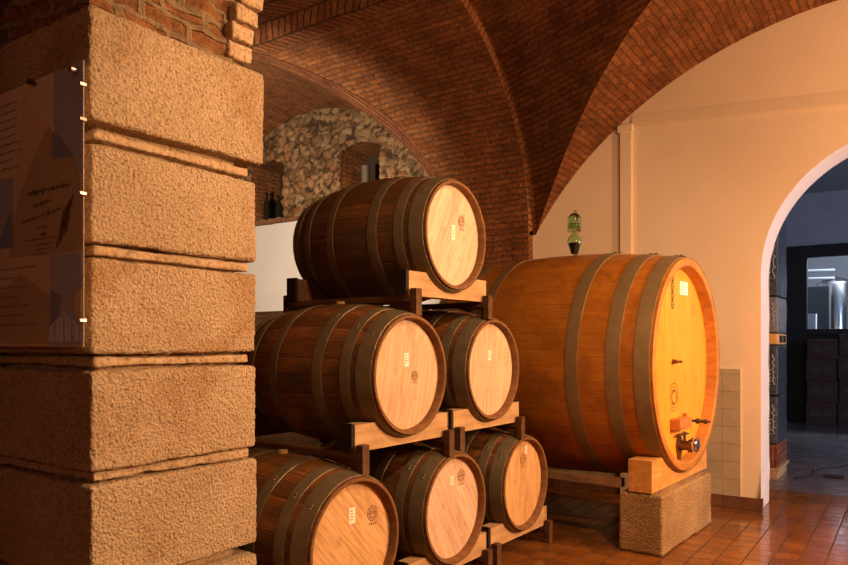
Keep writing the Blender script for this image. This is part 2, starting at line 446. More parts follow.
# ------------------------------------------------------------------ right wall with arched opening
AC, AR, AZ, TW = .05, 1.10, 1.98, .42
def arch_z(X):
    t = AR ** 2 - (X - AC) ** 2
    return AZ + sqrt(t) if t > 0 else AZ
mb = MB()
xs = lin(-3.16, AC - AR, 30); cols = [(x, 0.0) for x in xs]
ax_ = coslin(AC - AR, AC + AR, 48); cols2 = [(x, arch_z(x)) for x in ax_]
xs3 = lin(AC + AR, 3.0, 24); cols3 = [(x, 0.0) for x in xs3]
for cc in (cols, cols2, cols3):
    for yy in (WY, WY + TW):
        P = []
        for x, lo in cc:
            hi = max(front.zl0(x), ZS) + (.05 if yy == WY else .6); P.append([(x, yy, lo + (hi - lo) * j / 10) for j in range(11)])
        mb.grid(P, None, 0 if yy == WY else 2)
prof = [(AC - AR, z) for z in lin(0, AZ, 24)] + [(x, arch_z(x)) for x in ax_[1:-1]] + [(AC + AR, z) for z in lin(AZ, 0, 12)]
P = []
for k, (x, z) in enumerate(prof):
    row = []
    for j, t in enumerate(lin(0, TW, 5)):
        w = .012 * noise.noise(Vector((z * 6, t * 6, x))) if x < AC - AR + .01 and j > 0 else 0
        row.append((x + w, WY + t, z))
    P.append(row)
mb.grid(P, None, 1)
tag(mb.build('wall_right', [M['plaster'], M['white'], M['bluewall']], smooth=True, angle=25, fixn=False), 'cream plastered wall under the brick lunette with an arched opening', kind='structure')
# mouldings
mb = MB(); mb.box(-2.245, -2.135, WY - .035, WY + .01, 0, 3.40); mb.box(-2.265, -2.125, WY - .045, WY + .01, 3.36, 3.425)
tag(mb.build('trim_3', M['plaster'], bevel=.006), 'slim vertical plaster strip on the cream wall', kind='structure')
mb = MB()
def ztr(x): return 3.412 - (x + 2.14) * .0742
P = []
for x in lin(-2.14, 1.6, 6):
    z = ztr(x); P.append([(x, WY + .004, z + .13), (x, WY - .004, z + .10), (x, WY - .016, z + .012), (x, WY - .022, z + .010), (x, WY - .022, z - .008), (x, WY - .014, z - .014), (x, WY + .005, z - .014)])
mb.grid(P); tag(mb.build('trim_4', M['plaster'], smooth=True, angle=30), 'long plaster moulding crossing the cream wall above the arch', kind='structure')
mb = MB(); mb.face([(-3.1, WY - .012, .09), (-1.205, WY - .012, .09), (-1.205, WY - .012, 1.185), (-3.1, WY - .012, 1.185)], [(-1.9, 0), (0, 0), (0, 1.095), (-1.9, 1.095)])
mb.face([(-3.1, WY - .012, 1.185), (-1.205, WY - .012, 1.185), (-1.205, WY, 1.185), (-3.1, WY, 1.185)], None, 1)
mb.face([(-1.205, WY - .012, .09), (-1.205, WY, .09), (-1.205, WY, 1.185), (-1.205, WY - .012, 1.185)], None, 1)
tag(mb.build('trim_5', [M['dado'], M['white']]), 'panel of pale square wall tiles behind the big cask', kind='structure')
mb = MB(); mb.box(-3.15, AC - AR + .012, WY - .022, WY + .0, 0, .10); mb.box(AC - AR - .0, AC - AR + .012, WY - .022, WY + .05, 0, .10); mb.box(AC + AR, 3.0, WY - .022, WY, 0, .10)
tag(mb.build('baseboard_right', M['skirt'], bevel=.004), 'brown tiled skirting along the cream wall', kind='structure')

# ------------------------------------------------------------------ stone wall of the back bay
q = NT('rubble_stone'); at = q.n('ShaderNodeAttribute', attribute_name='stone'); sp = q.n('ShaderNodeSeparateColor'); q.l(at.outputs['Color'], sp.inputs[0])
c = q.ramp(sp.outputs[0], [(0, (.15, .08, .04)), (.35, (.29, .17, .08)), (.7, (.37, .235, .12)), (1, (.28, .115, .042))])
v = q.obj(); c = q.mix(c, q.ramp(q.noise(v, 18, 5, .7), [(.25, .5), (.7, 1.2)]), 1.0, 'MULTIPLY')
c = q.mix((.07, .04, .022), c, q.ramp(sp.outputs[1], [(.06, 0.0), (.28, 1.0)])); q.bump(q.noise(v, 40, 5, .7), .7, .012)
M['rubble'] = q.out(c, .95, 0, .1)
SY = WY
N1 = (-7.25, -6.66, 3.02, 3.78); N2 = (-5.68, -5.09, 3.12, 3.77)
def stone_field(x, z):
    w1 = noise.noise(Vector((x * 9, z * 9, 1))); w2 = noise.noise(Vector((x * 9, z * 9, 7)))
    p = Vector((x * 8.6 + .45 * w1 + .25 * noise.noise(Vector((x * 27, z * 27, 2))), z * 12.5 + .45 * w2 + .25 * noise.noise(Vector((x * 27, z * 27, 5))), 3.3))
    d, pts = noise.voronoi(p)
    e = d[1] - d[0]
    rnd = (noise.cell(Vector((pts[0].x * 7.1, pts[0].y * 5.3, pts[0].z * 3.7))) + 1) / 2
    return min(1, e * 1.6), rnd
mb = MB(); res = .02; stone_v = {}
xa, xz = -8.3, -3.95; za, zz = 2.97, 4.40
nx, nz = int((xz - xa) / res), int((zz - za) / res)
vid = {}; V = []; F = []; A = []
def inhole(x, z, e=0):
    for n in (N1, N2):
        top = n[3] - .05 * ((x - (n[0] + n[1]) / 2) / ((n[1] - n[0]) / 2)) ** 2
        if n[0] + e < x < n[1] - e and n[2] + e < z < top - e: return True
    return False
for i in range(nx + 1):
    for j in range(nz + 1):
        x, z = xa + i * res, za + j * res
        e, r = stone_field(x, z)
        jx, jz = .009 * noise.noise(Vector((x * 25, z * 25, 0))), .009 * noise.noise(Vector((x * 25, z * 25, 9)))
        y = SY + .02 - .06 * (e ** .45) - .035 * r + .022 * noise.noise(Vector((x * 14, z * 14, 4)))
        vid[i, j] = len(V); V.append((x + jx, y, z + jz)); A.append((r, e, 0, 1))
for i in range(nx):
    for j in range(nz):
        x, z = xa + (i + .5) * res, za + (j + .5) * res
        if z > back.zl0(x) + .12 or inhole(x, z): continue
        F.append((vid[i, j], vid[i + 1, j], vid[i + 1, j + 1], vid[i, j + 1]))
me = bpy.data.meshes.new('wall_stone'); me.from_pydata(V, [], F)
ca = me.color_attributes.new('stone', 'FLOAT_COLOR', 'POINT')
for k, a in enumerate(A): ca.data[k].color = a
me.materials.append(M['rubble'])
for p in me.polygons: p.use_smooth = True
ws = bpy.data.objects.new('wall_stone', me); COL.objects.link(ws)
tag(ws, 'rubble stone upper wall with two niches under the back vault', kind='structure')
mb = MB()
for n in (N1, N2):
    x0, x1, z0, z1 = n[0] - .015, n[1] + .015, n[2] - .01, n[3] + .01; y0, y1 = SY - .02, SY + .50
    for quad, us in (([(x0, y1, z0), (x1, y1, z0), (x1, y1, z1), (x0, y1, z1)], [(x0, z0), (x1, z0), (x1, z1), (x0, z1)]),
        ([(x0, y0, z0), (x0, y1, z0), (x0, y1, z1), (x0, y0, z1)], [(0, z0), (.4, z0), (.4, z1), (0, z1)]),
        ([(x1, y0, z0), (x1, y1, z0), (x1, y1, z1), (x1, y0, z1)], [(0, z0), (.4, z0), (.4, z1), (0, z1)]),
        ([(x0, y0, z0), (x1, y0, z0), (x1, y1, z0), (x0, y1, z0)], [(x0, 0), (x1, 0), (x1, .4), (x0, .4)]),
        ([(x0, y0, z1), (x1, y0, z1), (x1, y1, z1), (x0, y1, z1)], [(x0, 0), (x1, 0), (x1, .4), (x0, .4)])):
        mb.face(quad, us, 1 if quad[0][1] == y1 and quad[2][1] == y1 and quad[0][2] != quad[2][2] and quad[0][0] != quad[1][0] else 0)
tag(mb.build('wall_niche', [M['vault'], plain('shaded_niche_back', (.05, .026, .014), .9, var=.3)], fixn=False), 'brick lined insides of the two wall niches', kind='structure')  # niche backs coloured near black: the shade of the recess is painted in
mb = MB(); P = [[(x, SY - .005 + .004 * noise.noise(Vector((x * 3, z * 3, 0))), z) for z in lin(0, 2.96, 30)] for x in lin(-8.3, -3.95, 40)]
mb.grid(P); mb.box(-8.3, -4.0, SY - .012, SY, 2.08, 2.10); mb.box(-8.3, -4.0, SY - .06, SY, 0, 1.82, 1)
tag(mb.build('wall_back', [M['white'], M['darkrail']], smooth=True, angle=30), 'white plastered lower wall below the rubble stone', kind='structure')
mb = MB(); gridbox(mb, (-6.1, SY - .01, 2.985), (4.3, .10, .05), .05, .01, lambda p, n: .008 * noise.noise(p * 9))
tag(mb.build('trim_6', M['pier']), 'narrow brick ledge below the niches', kind='structure')

# other enclosing walls and floor
mb = MB()
def vq(x0, y0, x1, y1, z0, z1): mb.face([(x0, y0, z0), (x1, y1, z0), (x1, y1, z1), (x0, y0, z1)], [(0, z0), (math.hypot(x1 - x0, y1 - y0), z0), (math.hypot(x1 - x0, y1 - y0), z1), (0, z1)])
vq(-3.15, -4.2, -3.15, 2.1, 0, 4.6); vq(-9, 2.08, -3.12, 2.08, 0, 4.6); vq(-9, 2.08, -9, 6.6, 0, 4.6)
tag(mb.build('wall_left', M['pier'], fixn=False), 'brick wall closing the cellar to the left', kind='structure')
mb = MB(); vq(-3.2, -4.2, 3.0, -4.2, 0, 4.6); vq(3.0, -4.2, 3.0, 6.6, 0, 4.8)
tag(mb.build('wall_front', M['pier'], fixn=False), 'brick walls behind the viewer', kind='structure')
mb = MB(); mb.face([(-9.2, -4.3, 0), (7, -4.3, 0), (7, 7.5, 0), (-9.2, 7.5, 0)], [(-9.18, -4.27), (7.02, -4.27), (7.02, 7.53), (-9.18, 7.53)])
fs = MB(); fs.face([(-9.2, 7.5, 0), (7, 7.5, 0), (7, 21.5, 0), (-9.2, 21.5, 0)], [(x * cos(R(38)) - y * sin(R(38)), x * sin(R(38)) + y * cos(R(38))) for x, y in ((-9.2, 7.5), (7, 7.5), (7, 21.5), (-9.2, 21.5))])
tag(fs.build('floor_store', tile_mat('store_tiles', (.16, .12, .12), (.12, .09, .095), (.05, .04, .045), .2, .2, .2, .002, .005, .3), fixn=False), 'dark tile floor of the store room', kind='structure')
tag(mb.build('floor', M['floor'], fixn=False), 'glossy terracotta tile floor', kind='structure')

# ------------------------------------------------------------------ stone pillar
pil = tag(empty('pillar', (-2.7, 1.70, 0)), 'massive rusticated granite pillar at the left', 'pillar', kind='structure')
def rough(a, sc, seed):
    def fn(p, n):
        v = p * sc + Vector((seed, seed * 2, 0))
        d = noise.noise(v) * .6 + noise.noise(v * 2.3) * .45
        cell = noise.noise(p * 2.6 + Vector((seed, 0, 0))) * 1.2
        return a * (d + cell) - .016 * max(0, noise.noise(p * 7 + Vector((seed * 3, 1, 2))) - .25)
    return fn
PX0, PX1, PY0, PY1 = -3.1, -2.3, 1.335, 2.072
blocks = [(2.165, 2.555, .022), (1.75, 2.085, 0), (1.365, 1.692, 0), (.96, 1.305, 0), (.553, .912, .004), (.15, .51, .004), (-.02, .10, .02)]
for k, (z0, z1, gr) in enumerate(blocks):
    mb = MB(); vis = k < 5
    x0, x1, y0, y1 = PX0 - gr * .5 - pil.location.x, PX1 + gr * .3 - pil.location.x, PY0 - gr * .4 - pil.location.y, PY1 + gr * 1.7 - pil.location.y
    gridbox(mb, ((x0 + x1) / 2, (y0 + y1) / 2, (z0 + z1) / 2), (x1 - x0, y1 - y0, z1 - z0), .0085 if vis else .04, .014, rough(.0062, 66, k * 3.7))
    mb.build('stone_block', M['granite'], pil, smooth=True, angle=60)
mb = MB(); gridbox(mb, (0, (PY0 + PY1) / 2 - 1.70, 1.27), (.66, PY1 - PY0 - .11, 2.54), .03, .02, rough(.006, 20, 9))
for z in (2.125, 1.724, 1.337, .938):   # mortar lips in the joints
    gridbox(mb, (0, (PY0 + PY1) / 2 - 1.70, z), (.748, PY1 - PY0 - .048, .032), .02, .008, rough(.006, 22, z))
mb.build('core', M['joint'], pil, smooth=True, angle=60)
# brick springer on top of the pillar
mb = MB()
def ysp(z): return 2.0 + .36 * (max(0, z - 2.55)) ** 1.35 + .015
zs_ = lin(2.55, 3.75, 48)
def spf(y, z): return .05 * noise.noise(Vector((y * 9, z * 12, 3))) + .03 * noise.noise(Vector((y * 23, z * 30, 5)))
P = []; U = []
for z in zs_:
    row = []; ur = []
    for y in lin(1.35, ysp(z), 40):
        row.append((-2.335 + .8 * spf(y, z), y, z)); ur.append((y - .55 * z * 0 + .12 * (z - 2.5), z + .10 * (y - 1.3)))
    P.append(row); U.append(ur)
mb.grid(P, U)
P = []; U = []
for z in zs_:
    P.append([(x, ysp(z) + .5 * spf(x, z), z) for x in lin(-3.12, -2.335, 12)]); U.append([(x, z) for x in lin(-3.12, -2.335, 12)])
mb.grid(P, U)
P = []; U = []
for z in zs_:
    P.append([(x, 1.36 + .5 * spf(x, z), z) for x in lin(-3.12, -2.335, 30)]); U.append([(x, z + .1 * x) for x in lin(-3.12, -2.335, 30)])
mb.grid(P, U)
tag(mb.build('wall_springer', M['spring'], smooth=True, angle=50, fixn=False), 'rough brick springing of the vault above the pillar', kind='structure')
mb = MB(); Pn = []   # row of voussoir ends along the edge of the springer
for k in range(12):
    z = 2.58 + k * .082; y = ysp(z + .03); s_ = .36 * 1.35 * max(.01, z - 2.52) ** .35
    gridbox(mb, (-2.335, y - .035, z + .035), (.07, .12, .066), .03, .01, lambda p, n: .01 * noise.noise(p * 14))
tag(mb.build('trim_7', M['joint'], smooth=True), 'row of brick ends edging the springing above the pillar', kind='structure')

# ------------------------------------------------------------------ information panel
pan = tag(empty('information_panel', (-2.29, 1.30, 1.389)), 'large printed information panel under clear acrylic on the shaded pillar face', 'panel')
def px(u, z): return (-u, z - 1.389)
PW, PH = .77, .964
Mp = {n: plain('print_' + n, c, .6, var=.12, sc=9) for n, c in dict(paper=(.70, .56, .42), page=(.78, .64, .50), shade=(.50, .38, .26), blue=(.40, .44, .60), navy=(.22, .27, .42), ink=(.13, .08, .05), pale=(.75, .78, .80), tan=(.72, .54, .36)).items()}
mb = MB(); mb.box(-PW, -.001, .004, .0055, 0, PH); mb.build('printed_sheet', Mp['paper'], pan)
def patch(name, pts, mat, lay):
    m_ = MB(); y = .004 - .0006 * lay
    poly = [px(*p) for p in pts]; m_.prism(poly, y, y + .0005); return m_.build(name, mat, pan, fixn=True)
patch('printed_page', [(.77, PH + 1.389 - .002), (.19, PH + 1.387), (.19, 2.14), (.293, 2.22), (.407, 2.315), (.48, 1.84), (.77, 1.72)], Mp['page'], 1)
patch('blue_print', [(.19, 2.351), (.002, 2.351), (.002, 1.95), (.06, 2.04), (.19, 2.061)], Mp['blue'], 2)
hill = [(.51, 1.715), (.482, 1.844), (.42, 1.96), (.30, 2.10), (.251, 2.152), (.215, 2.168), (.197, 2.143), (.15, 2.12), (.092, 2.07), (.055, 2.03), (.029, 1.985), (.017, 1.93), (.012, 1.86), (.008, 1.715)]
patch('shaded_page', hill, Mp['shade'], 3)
patch('dark_blue_print', [(.197, 2.143), (.15, 2.12), (.092, 2.07), (.06, 2.04), (.203, 2.048)], Mp['navy'], 4)
patch('blue_print', [(.77, 2.035), (.475, 2.02), (.475, 1.87), (.52, 1.76), (.77, 1.75)], Mp['blue'], 4)
patch('dark_blue_print', [(.60, 1.77), (.50, 1.90), (.478, 1.84), (.478, 1.76)], Mp['navy'], 5)
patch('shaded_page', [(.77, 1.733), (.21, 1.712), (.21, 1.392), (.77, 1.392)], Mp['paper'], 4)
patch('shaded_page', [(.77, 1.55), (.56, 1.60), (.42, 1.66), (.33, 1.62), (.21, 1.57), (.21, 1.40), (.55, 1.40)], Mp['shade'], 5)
patch('blue_print', [(.21, 1.712), (.006, 1.704), (.006, 1.394), (.21, 1.394)], Mp['blue'], 5)
patch('dark_blue_print', [(.21, 1.59), (.13, 1.565), (.15, 1.50), (.21, 1.46)], Mp['navy'], 6)
patch('tan_print', [(.006, 1.585)] + [(.006 + .05 * sin(a), 1.53 + .055 * cos(a)) for a in lin(.05, pi - .05, 12)] + [(.006, 1.475)], Mp['tan'], 6)
rr = random.Random(3)
mb = MB()
def scrib(u0, u1, z, amp, seed, r=.0011, slope=0):
    pts = []; n = max(8, int((u0 - u1) / .006))
    for k in range(n + 1):
        t = k / n; u = u0 + (u1 - u0) * t
        a = amp * (noise.noise(Vector((u * 170, seed, 0))) + .5 * sin(u * 420 + seed))
        p = px(u, z + slope * t + a); pts.append((p[0], .0005, p[1]))
    mb.tube(pts, r, 4, False)
scrib(.37, .08, 1.945, .016, 1, .0016); scrib(.33, .20, 1.895, .010, 2, .0016, .01)
scrib(.40, .13, 1.845, .012, 3, .0013, .025); scrib(.30, .23, 1.815, .008, 4); scrib(.275, .24, 1.79, .010, 5, .002)
scrib(.38, .17, 1.775, .005, 6); scrib(.33, .19, 1.755, .004, 7); scrib(.31, .21, 1.738, .003, 8); scrib(.32, .22, 1.722, .003, 14)
for k in range(9): scrib(.76, .42 + .06 * rr.random(), 2.30 - k * .03, .006, 20 + k, .0009)
for k in range(7): scrib(.74, .26 + .2 * rr.random(), 1.68 - k * .035, .006, 40 + k, .001)
for k in range(6):
    u = .12 - k * .012; pts = []
    for t in lin(0, 1, 8):
        p = px(u + .05 * t + .01 * noise.noise(Vector((t * 4, k, 2))), 1.86 - .13 * t + .01 * k); pts.append((p[0], .0008, p[1]))
    mb.tube(pts, .0022, 4, False)
mb.build('handwriting', Mp['ink'], pan)
mb = MB()   # pale swirled crest in the lower corner
for k in range(7):
    cu, cz, w, hh = .20 - .027 * k, 1.405, .035 + .012 * (k % 3), .05 + .05 * (1 - abs(k - 3) / 3.5)
    pts = [(px(cu + w * .5 * cos(a) * (1 if k % 2 else .6), cz + hh * sin(a) ** .8)) for a in lin(.02, pi - .02, 14)]
    mb.tube([(p[0], .0004, p[1]) for p in pts], .0028, 5, False)
for k in range(4):
    cu = .185 - .045 * k; pts = [px(cu + .014 * (1 + t * .02) * cos(t), 1.43 + .02 * sin(t)) for t in lin(0, 5, 12)]
    mb.tube([(p[0], .0002, p[1]) for p in pts], .0022, 5, False)
mb.build('swirled_crest', Mp['pale'], pan)
def thin_glass(name, col=(1, 1, 1), ior=1.45, rough=.05):
    q = NT(name); tr = q.n('ShaderNodeBsdfTransparent'); tr.inputs[0].default_value = (*col, 1); gl = q.n('ShaderNodeBsdfGlossy'); gl.inputs['Roughness'].default_value = rough
    fr_ = q.n('ShaderNodeFresnel'); fr_.inputs[0].default_value = ior; mx = q.n('ShaderNodeMixShader')
    ge = q.n('ShaderNodeNewGeometry'); q.l(q.math('MULTIPLY', fr_.outputs[0], q.math('SUBTRACT', 1.0, ge.outputs['Backfacing'])), mx.inputs[0]); q.l(tr.outputs[0], mx.inputs[1]); q.l(gl.outputs[0], mx.inputs[2])
    q.l(mx.outputs[0], q.t.nodes['Material Output'].inputs['Surface']); return q.m
M['acrylic'] = thin_glass('clear_acrylic')
mb = MB(); mb.box(-PW, 0, -.007, -.004, 0, PH); mb.build('acrylic_sheet', M['acrylic'], pan)
for (u, z, r) in ((.035, 2.322, .012), (.314, 2.338, .010)):
    p = px(u, z); mb = MB(); mb.lathe([(0, -.026), (r, -.025), (r, -.009), (r * .6, -.008), (r * .6, .022), (0, .022)], (p[0], 0, p[1]), 'Y', 14); mb.build('fixing_bolt', M['bronze'] if u > .1 else M['steel'], pan, smooth=True)
for z in (2.27, 2.153, 1.904, 1.478):
    mb = MB(); mb.box(-.006, .006, -.013, .012, z - 1.389 - .006, z - 1.389 + .006); mb.build('edge_clip', M['steel'], pan, bevel=.002)

# ------------------------------------------------------------------ wine barrels
BR, RR, BL = .375, .306, 1.0
def brad(x): return BR - (BR - RR) * (abs(x) / .5) ** 1.9
def make_barrel():
    root = empty('wine_barrel'); zc = BR; n = 26
    mb = MB(); xs = lin(-.5, .5, 32); P = []; U = []
    m = n * 6
    for x in xs:
        row = []; ur = []
        for i in range(m + 1):
            t = i / m * n; d = abs((t + .5) % 1 - .5); r = brad(x) - .0022 * max(0, 1 - d / .1)
            a = 2 * pi * i / m; row.append((x, r * cos(a), zc + r * sin(a))); ur.append((t, x))
        P.append(row); U.append(ur)
    mb.grid(P, U)
    mb.build('staves', M['staves'], root, smooth=True, angle=50)
    for sg, nm in ((1, 'chime'), (-1, 'chime')):
        mb = MB(); mb.lathe([(RR - .0005, .4965 * sg), (RR - .003, .501 * sg), (.289, .501 * sg), (.285, .497 * sg), (.279, .452 * sg)], (0, 0, zc), 'X', 96)
        mb.build('chime', M['rim'], root, smooth=True, angle=40)
    for sg in (1, -1):
        mb = MB(); P = []; 
        k = 64; ring = [(.460 * sg, .281 * cos(2 * pi * i / k), zc + .281 * sin(2 * pi * i / k)) for i in range(k)]
        ring2 = [(p[0] - .012 * sg, p[1], p[2]) for p in ring]
        mb.face(ring if sg > 0 else ring[::-1], [(p[1] + .03, p[2] - zc) for p in (ring if sg > 0 else ring[::-1])])
        for i in range(k): mb.face([ring[i], ring[(i + 1) % k], ring2[(i + 1) % k], ring2[i]])
        mb.build('head', M['head'][0], root)
    for (x0, x1, sg) in ((.405, .486, 1), (.315, .372, 1), (.150, .210, 1), (.425, .486, -1), (.315, .368, -1), (.105, .158, -1)):
        if 1:
            mb = MB(); prof = [(brad(x0) - .002, x0 * sg), (brad(x0) + .0035, (x0 + .001) * sg), (brad((x0 + x1) / 2) + .0045, (x0 + x1) / 2 * sg), (brad(x1) + .0035, (x1 - .001) * sg), (brad(x1) - .002, x1 * sg)]
            mb.lathe(prof, (0, 0, zc), 'X', 96)
            ang = R(115) + x0; rm = brad((x0 + x1) / 2) + .005     # rivets at the lap
            for da in (0, .05):
                a = ang + da; mb.lathe([(0, .004), (.005, .003), (.007, -.002)], ((x0 + x1) / 2 * sg, rm * cos(a), zc + rm * sin(a)), 'Z', 8)
            mb.build('hoop', M['hoop'], root, smooth=True, angle=50)
    mb = MB(); mb.lathe([(0, .015), (.024, .015), (.026, -.012)], (0, 0, zc + BR), 'Z', 16); mb.build('bung', M['cradle'], root, smooth=True)
    return root
XM, Y0, SPC, PIT, ZC = -2.600, 2.503, .866, .765, .4775
proto = make_barrel()
barrels = [proto] + [copy_tree(proto) for _ in range(5)]
G_B = 'wine barrels in the pyramid stack'
rows = [  # row, index, label, head material, (sticker dy, dz, w, h), (stamp dy, dz, r), stave material, roll
    (2, 0, 'weathered oak wine barrel alone at the very top of the stack', 0, (.015, .02, .035, .085), (.098, .095, .032), 'staves_top', .3),
    (1, 0, 'oak wine barrel in the middle row, nearer the stone pillar', 1, (.0, .075, .036, .07), (.07, -.01, .025), 'staves', 1.1),
    (1, 1, 'oak wine barrel in the middle row, next to the big cask', 2, (.0, .085, .032, .06), None, 'staves', 2.0),
    (0, 0, 'oak wine barrel in the bottom row, partly cut off beside the stone pillar', 3, (.005, .125, .042, .075), (.15, .11, .036), 'staves', 2.9),
    (0, 1, 'oak wine barrel in the middle of the bottom row with a pinkish head', 4, (.0, .15, .03, .05), (.095, .165, .034), 'staves', 3.6),
    (0, 2, 'oak wine barrel in the bottom row, nearest to the big cask', 5, (.06, .21, .026, .05), (.015, .155, .036), 'staves', 4.4)]
G_R = 'wooden barrel racks of the stack'
def make_rack(zf):
    root = empty('barrel_rack')
    for sg in (1, -1):
        mb = MB(); z0, z1 = .128, .258
        def prof(rc):
            yy = sqrt(rc * rc - (ZC - z1) ** 2); a1 = math.atan2(-(ZC - z1), yy); a0 = -pi - a1
            pts = [(-.385, z1), (-yy, z1)] + [(rc * cos(a), ZC + rc * sin(a)) for a in lin(-pi - a1, a1, 24)[1:-1]] + [(yy, z1), (.385, z1)]
            return pts
        top1, top2 = prof(.319), prof(.338)
        xf_, xb_ = .452 * sg, .372 * sg
        P = []
        for (ya, za), (yb, zb) in zip(top1, top2):
            P.append([(xf_, ya, z0), (xf_, ya, za), (xb_, yb, zb), (xb_, yb, z0), (xf_, ya, z0)])
        mb.grid(P)
        mb.face([P[0][k] for k in range(4)]); mb.face([P[-1][k] for k in range(4)])
        mb.build('cradle_board', M['cradle'] if sg > 0 else M['darkrail'], root)  # rear board takes the dark wood: shade under the barrel put into its colour
        for sy in (1, -1):
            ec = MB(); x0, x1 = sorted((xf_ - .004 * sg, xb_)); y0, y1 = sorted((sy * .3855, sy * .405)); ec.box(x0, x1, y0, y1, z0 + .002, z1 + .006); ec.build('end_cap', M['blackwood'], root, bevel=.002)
    for sy in (1, -1):
        mb = MB(); ya, yb = sorted((sy * .335, sy * .385)); mb.box(-.50, .46, ya, yb, .0945, .128)
        rl = mb.build('rail', M['darkrail'], root, bevel=.004)
        for sx in (1, -1):
            x0, x1 = sorted((sx * .46, sx * .50)); mb = MB(); mb.box(x0, x1, ya, yb, zf, .165); mb.build('foot', M['darkrail'], root, bevel=.004)
            mb = MB(); mb.prism([(sx * .46, .095), (sx * .26, .095), (sx * .46, .036)], sy * .345, sy * .375); mb.build('gusset', M['darkrail'], root)
    return root
rack0 = make_rack(.022); rack1 = make_rack(.0065)
for k, (row, i, lab, hm, stk, stp, sm, roll) in enumerate(rows):
    y = Y0 + SPC * (i + row / 2); z = PIT * row
    b = barrels[k]
    BA = R(-1.6); fx = XM + .46; bx, by = fx - .46 * cos(BA), y - .46 * sin(BA)
    b.location = (bx, by, z + ZC - BR); b.rotation_euler = (0, 0, BA); tag(b, lab, 'barrel', G_B)
    for ch in b.children:
        nm = ch.name.split('.')[0]
        if nm == 'head':
            ch.data = ch.data.copy(); ch.data.materials[0] = M['head'][hm]
        if nm == 'staves':
            ch.data = ch.data.copy(); ch.data.materials[0] = M[sm]
    mb = MB(); dy, dz, w, h = stk; mb.box(.460, .4612, dy - w / 2, dy + w / 2, BR + dz - h / 2, BR + dz + h / 2)
    o = mb.build('paper_label', M['sticker'], b); 
    mb = MB()
    for j in range(4):
        zz_ = BR + dz + h * (.3 - .18 * j); mb.box(.4612, .4615, dy - w * .32, dy + w * (.1 + .07 * (j % 3)), zz_ - .002, zz_ + .002)
    mb.build('printed_lines', M['burn'], o)
    if stp:
        mb = MB(); dy, dz, r = stp
        for rr_ in (r, r * .62):
            mb.lathe([(rr_ - .0025, .4608), (rr_ + .0025, .4608)], (0, dy, BR + dz), 'X', 28)
        for a in lin(0, 2 * pi, 8)[:-1]:
            mb.lathe([(0, .4609), (r * .11, .4607)], (0, dy + r * .8 * cos(a), BR + dz + r * .8 * sin(a)), 'X', 6)
        for j in range(5):
            yy = dy - r * .45 + j * r * .22; mb.box(.460, .4608, yy, yy + r * .09, BR + dz - r * .3 * (1 if j % 2 else .6), BR + dz + r * .32)
        for j in range(4):
            yy = dy - r * .7 + j * r * .42; mb.box(.460, .4608, yy, yy + r * .26, BR + dz - r * 1.5 - .004 * (j % 2), BR + dz - r * 1.28)
        mb.build('burnt_stamp', M['burn'], b)
    rk = rack0 if k == 0 else rack1 if k == 3 else copy_tree(rack0 if k < 3 else rack1)
    rk.location = (bx, by, z - .006); rk.rotation_euler = (0, 0, BA)
    tag(rk, ['wooden cradle rack under the topmost barrel', 'wooden cradle rack under the middle row barrel nearer the pillar', 'wooden cradle rack under the middle row barrel next to the big cask',
             'wooden cradle rack on the floor under the bottom barrel beside the pillar', 'wooden cradle rack on the floor under the middle barrel of the bottom row', 'wooden cradle rack on the floor under the bottom barrel nearest the big cask'][k], 'rack', G_R)

# ------------------------------------------------------------------ big cask on its plinths
CR = R(-3); CL, CBR, CRR = 1.84, .862, .775
CX, CY, CZ = -1.345, 5.375, 1.25   # centre of the front rim
axis = Vector((cos(CR), sin(CR), 0)); mid = Vector((CX, CY, 0)) - axis * (CL / 2)
cask = tag(empty('oak_cask', (mid.x, mid.y, CZ - CBR), CR), 'huge varnished orange oak cask lying on stone plinths by the cream wall', 'cask')
def crad(x): return CBR - (CBR - CRR) * (abs(x) / (CL / 2)) ** 1.9
n = 48; m = n * 4; mb = MB(); P = []; U = []
for x in lin(-CL / 2, CL / 2, 40):
    row = []; ur = []
    for i in range(m + 1):
        t = i / m * n; a = 2 * pi * i / m; r = crad(x) - (.0015 if i % 4 == 0 else 0)
        row.append((x, r * cos(a), CBR + r * sin(a))); ur.append((t, x))
    P.append(row); U.append(ur)
mb.grid(P, U); mb.build('staves', M['caskstaves'], cask, smooth=True, angle=60)
HX = CL / 2 - .085
for sg in (1, -1):
    mb = MB(); h = CL / 2
    mb.lathe([(CRR - .001, (h - .004) * sg), (CRR - .006, h * sg), (.722, h * sg), (.715, (h - .006) * sg), (.702, (HX - .01) * sg)], (0, 0, CBR), 'X', 128)
    mb.build('chime', M['caskrim'], cask, smooth=True, angle=40)
    mb = MB(); k = 96; ring = [(HX * sg, .706 * cos(2 * pi * i / k), CBR + .706 * sin(2 * pi * i / k)) for i in range(k)]
    ring2 = [(p[0] - .04 * sg, p[1], p[2]) for p in ring]
    mb.face(ring, [(p[1], p[2] - CBR) for p in ring])
    for i in range(k): mb.face([ring[i], ring[(i + 1) % k], ring2[(i + 1) % k], ring2[i]])
    mb.build('head', M['caskhead'], cask)
for (x0, x1) in ((.335, .425), (.615, .71), (.80, .90)):
    for sg in (1, -1):
        mb = MB(); xm_ = (x0 + x1) / 2
        mb.lathe([(crad(x0) - .002, x0 * sg), (crad(x0) + .005, (x0 + .001) * sg), (crad(xm_) + .006, xm_ * sg), (crad(x1) + .005, (x1 - .001) * sg), (crad(x1) - .002, x1 * sg)], (0, 0, CBR), 'X', 128)
        for dx in (-.02, .02): mb.box(xm_ * sg + dx - .012, xm_ * sg + dx + .012, -.05, .05, CBR + crad(xm_) + .004, CBR + crad(xm_) + .014)
        mb.build('hoop', M['caskhoop'], cask, smooth=True, angle=50)
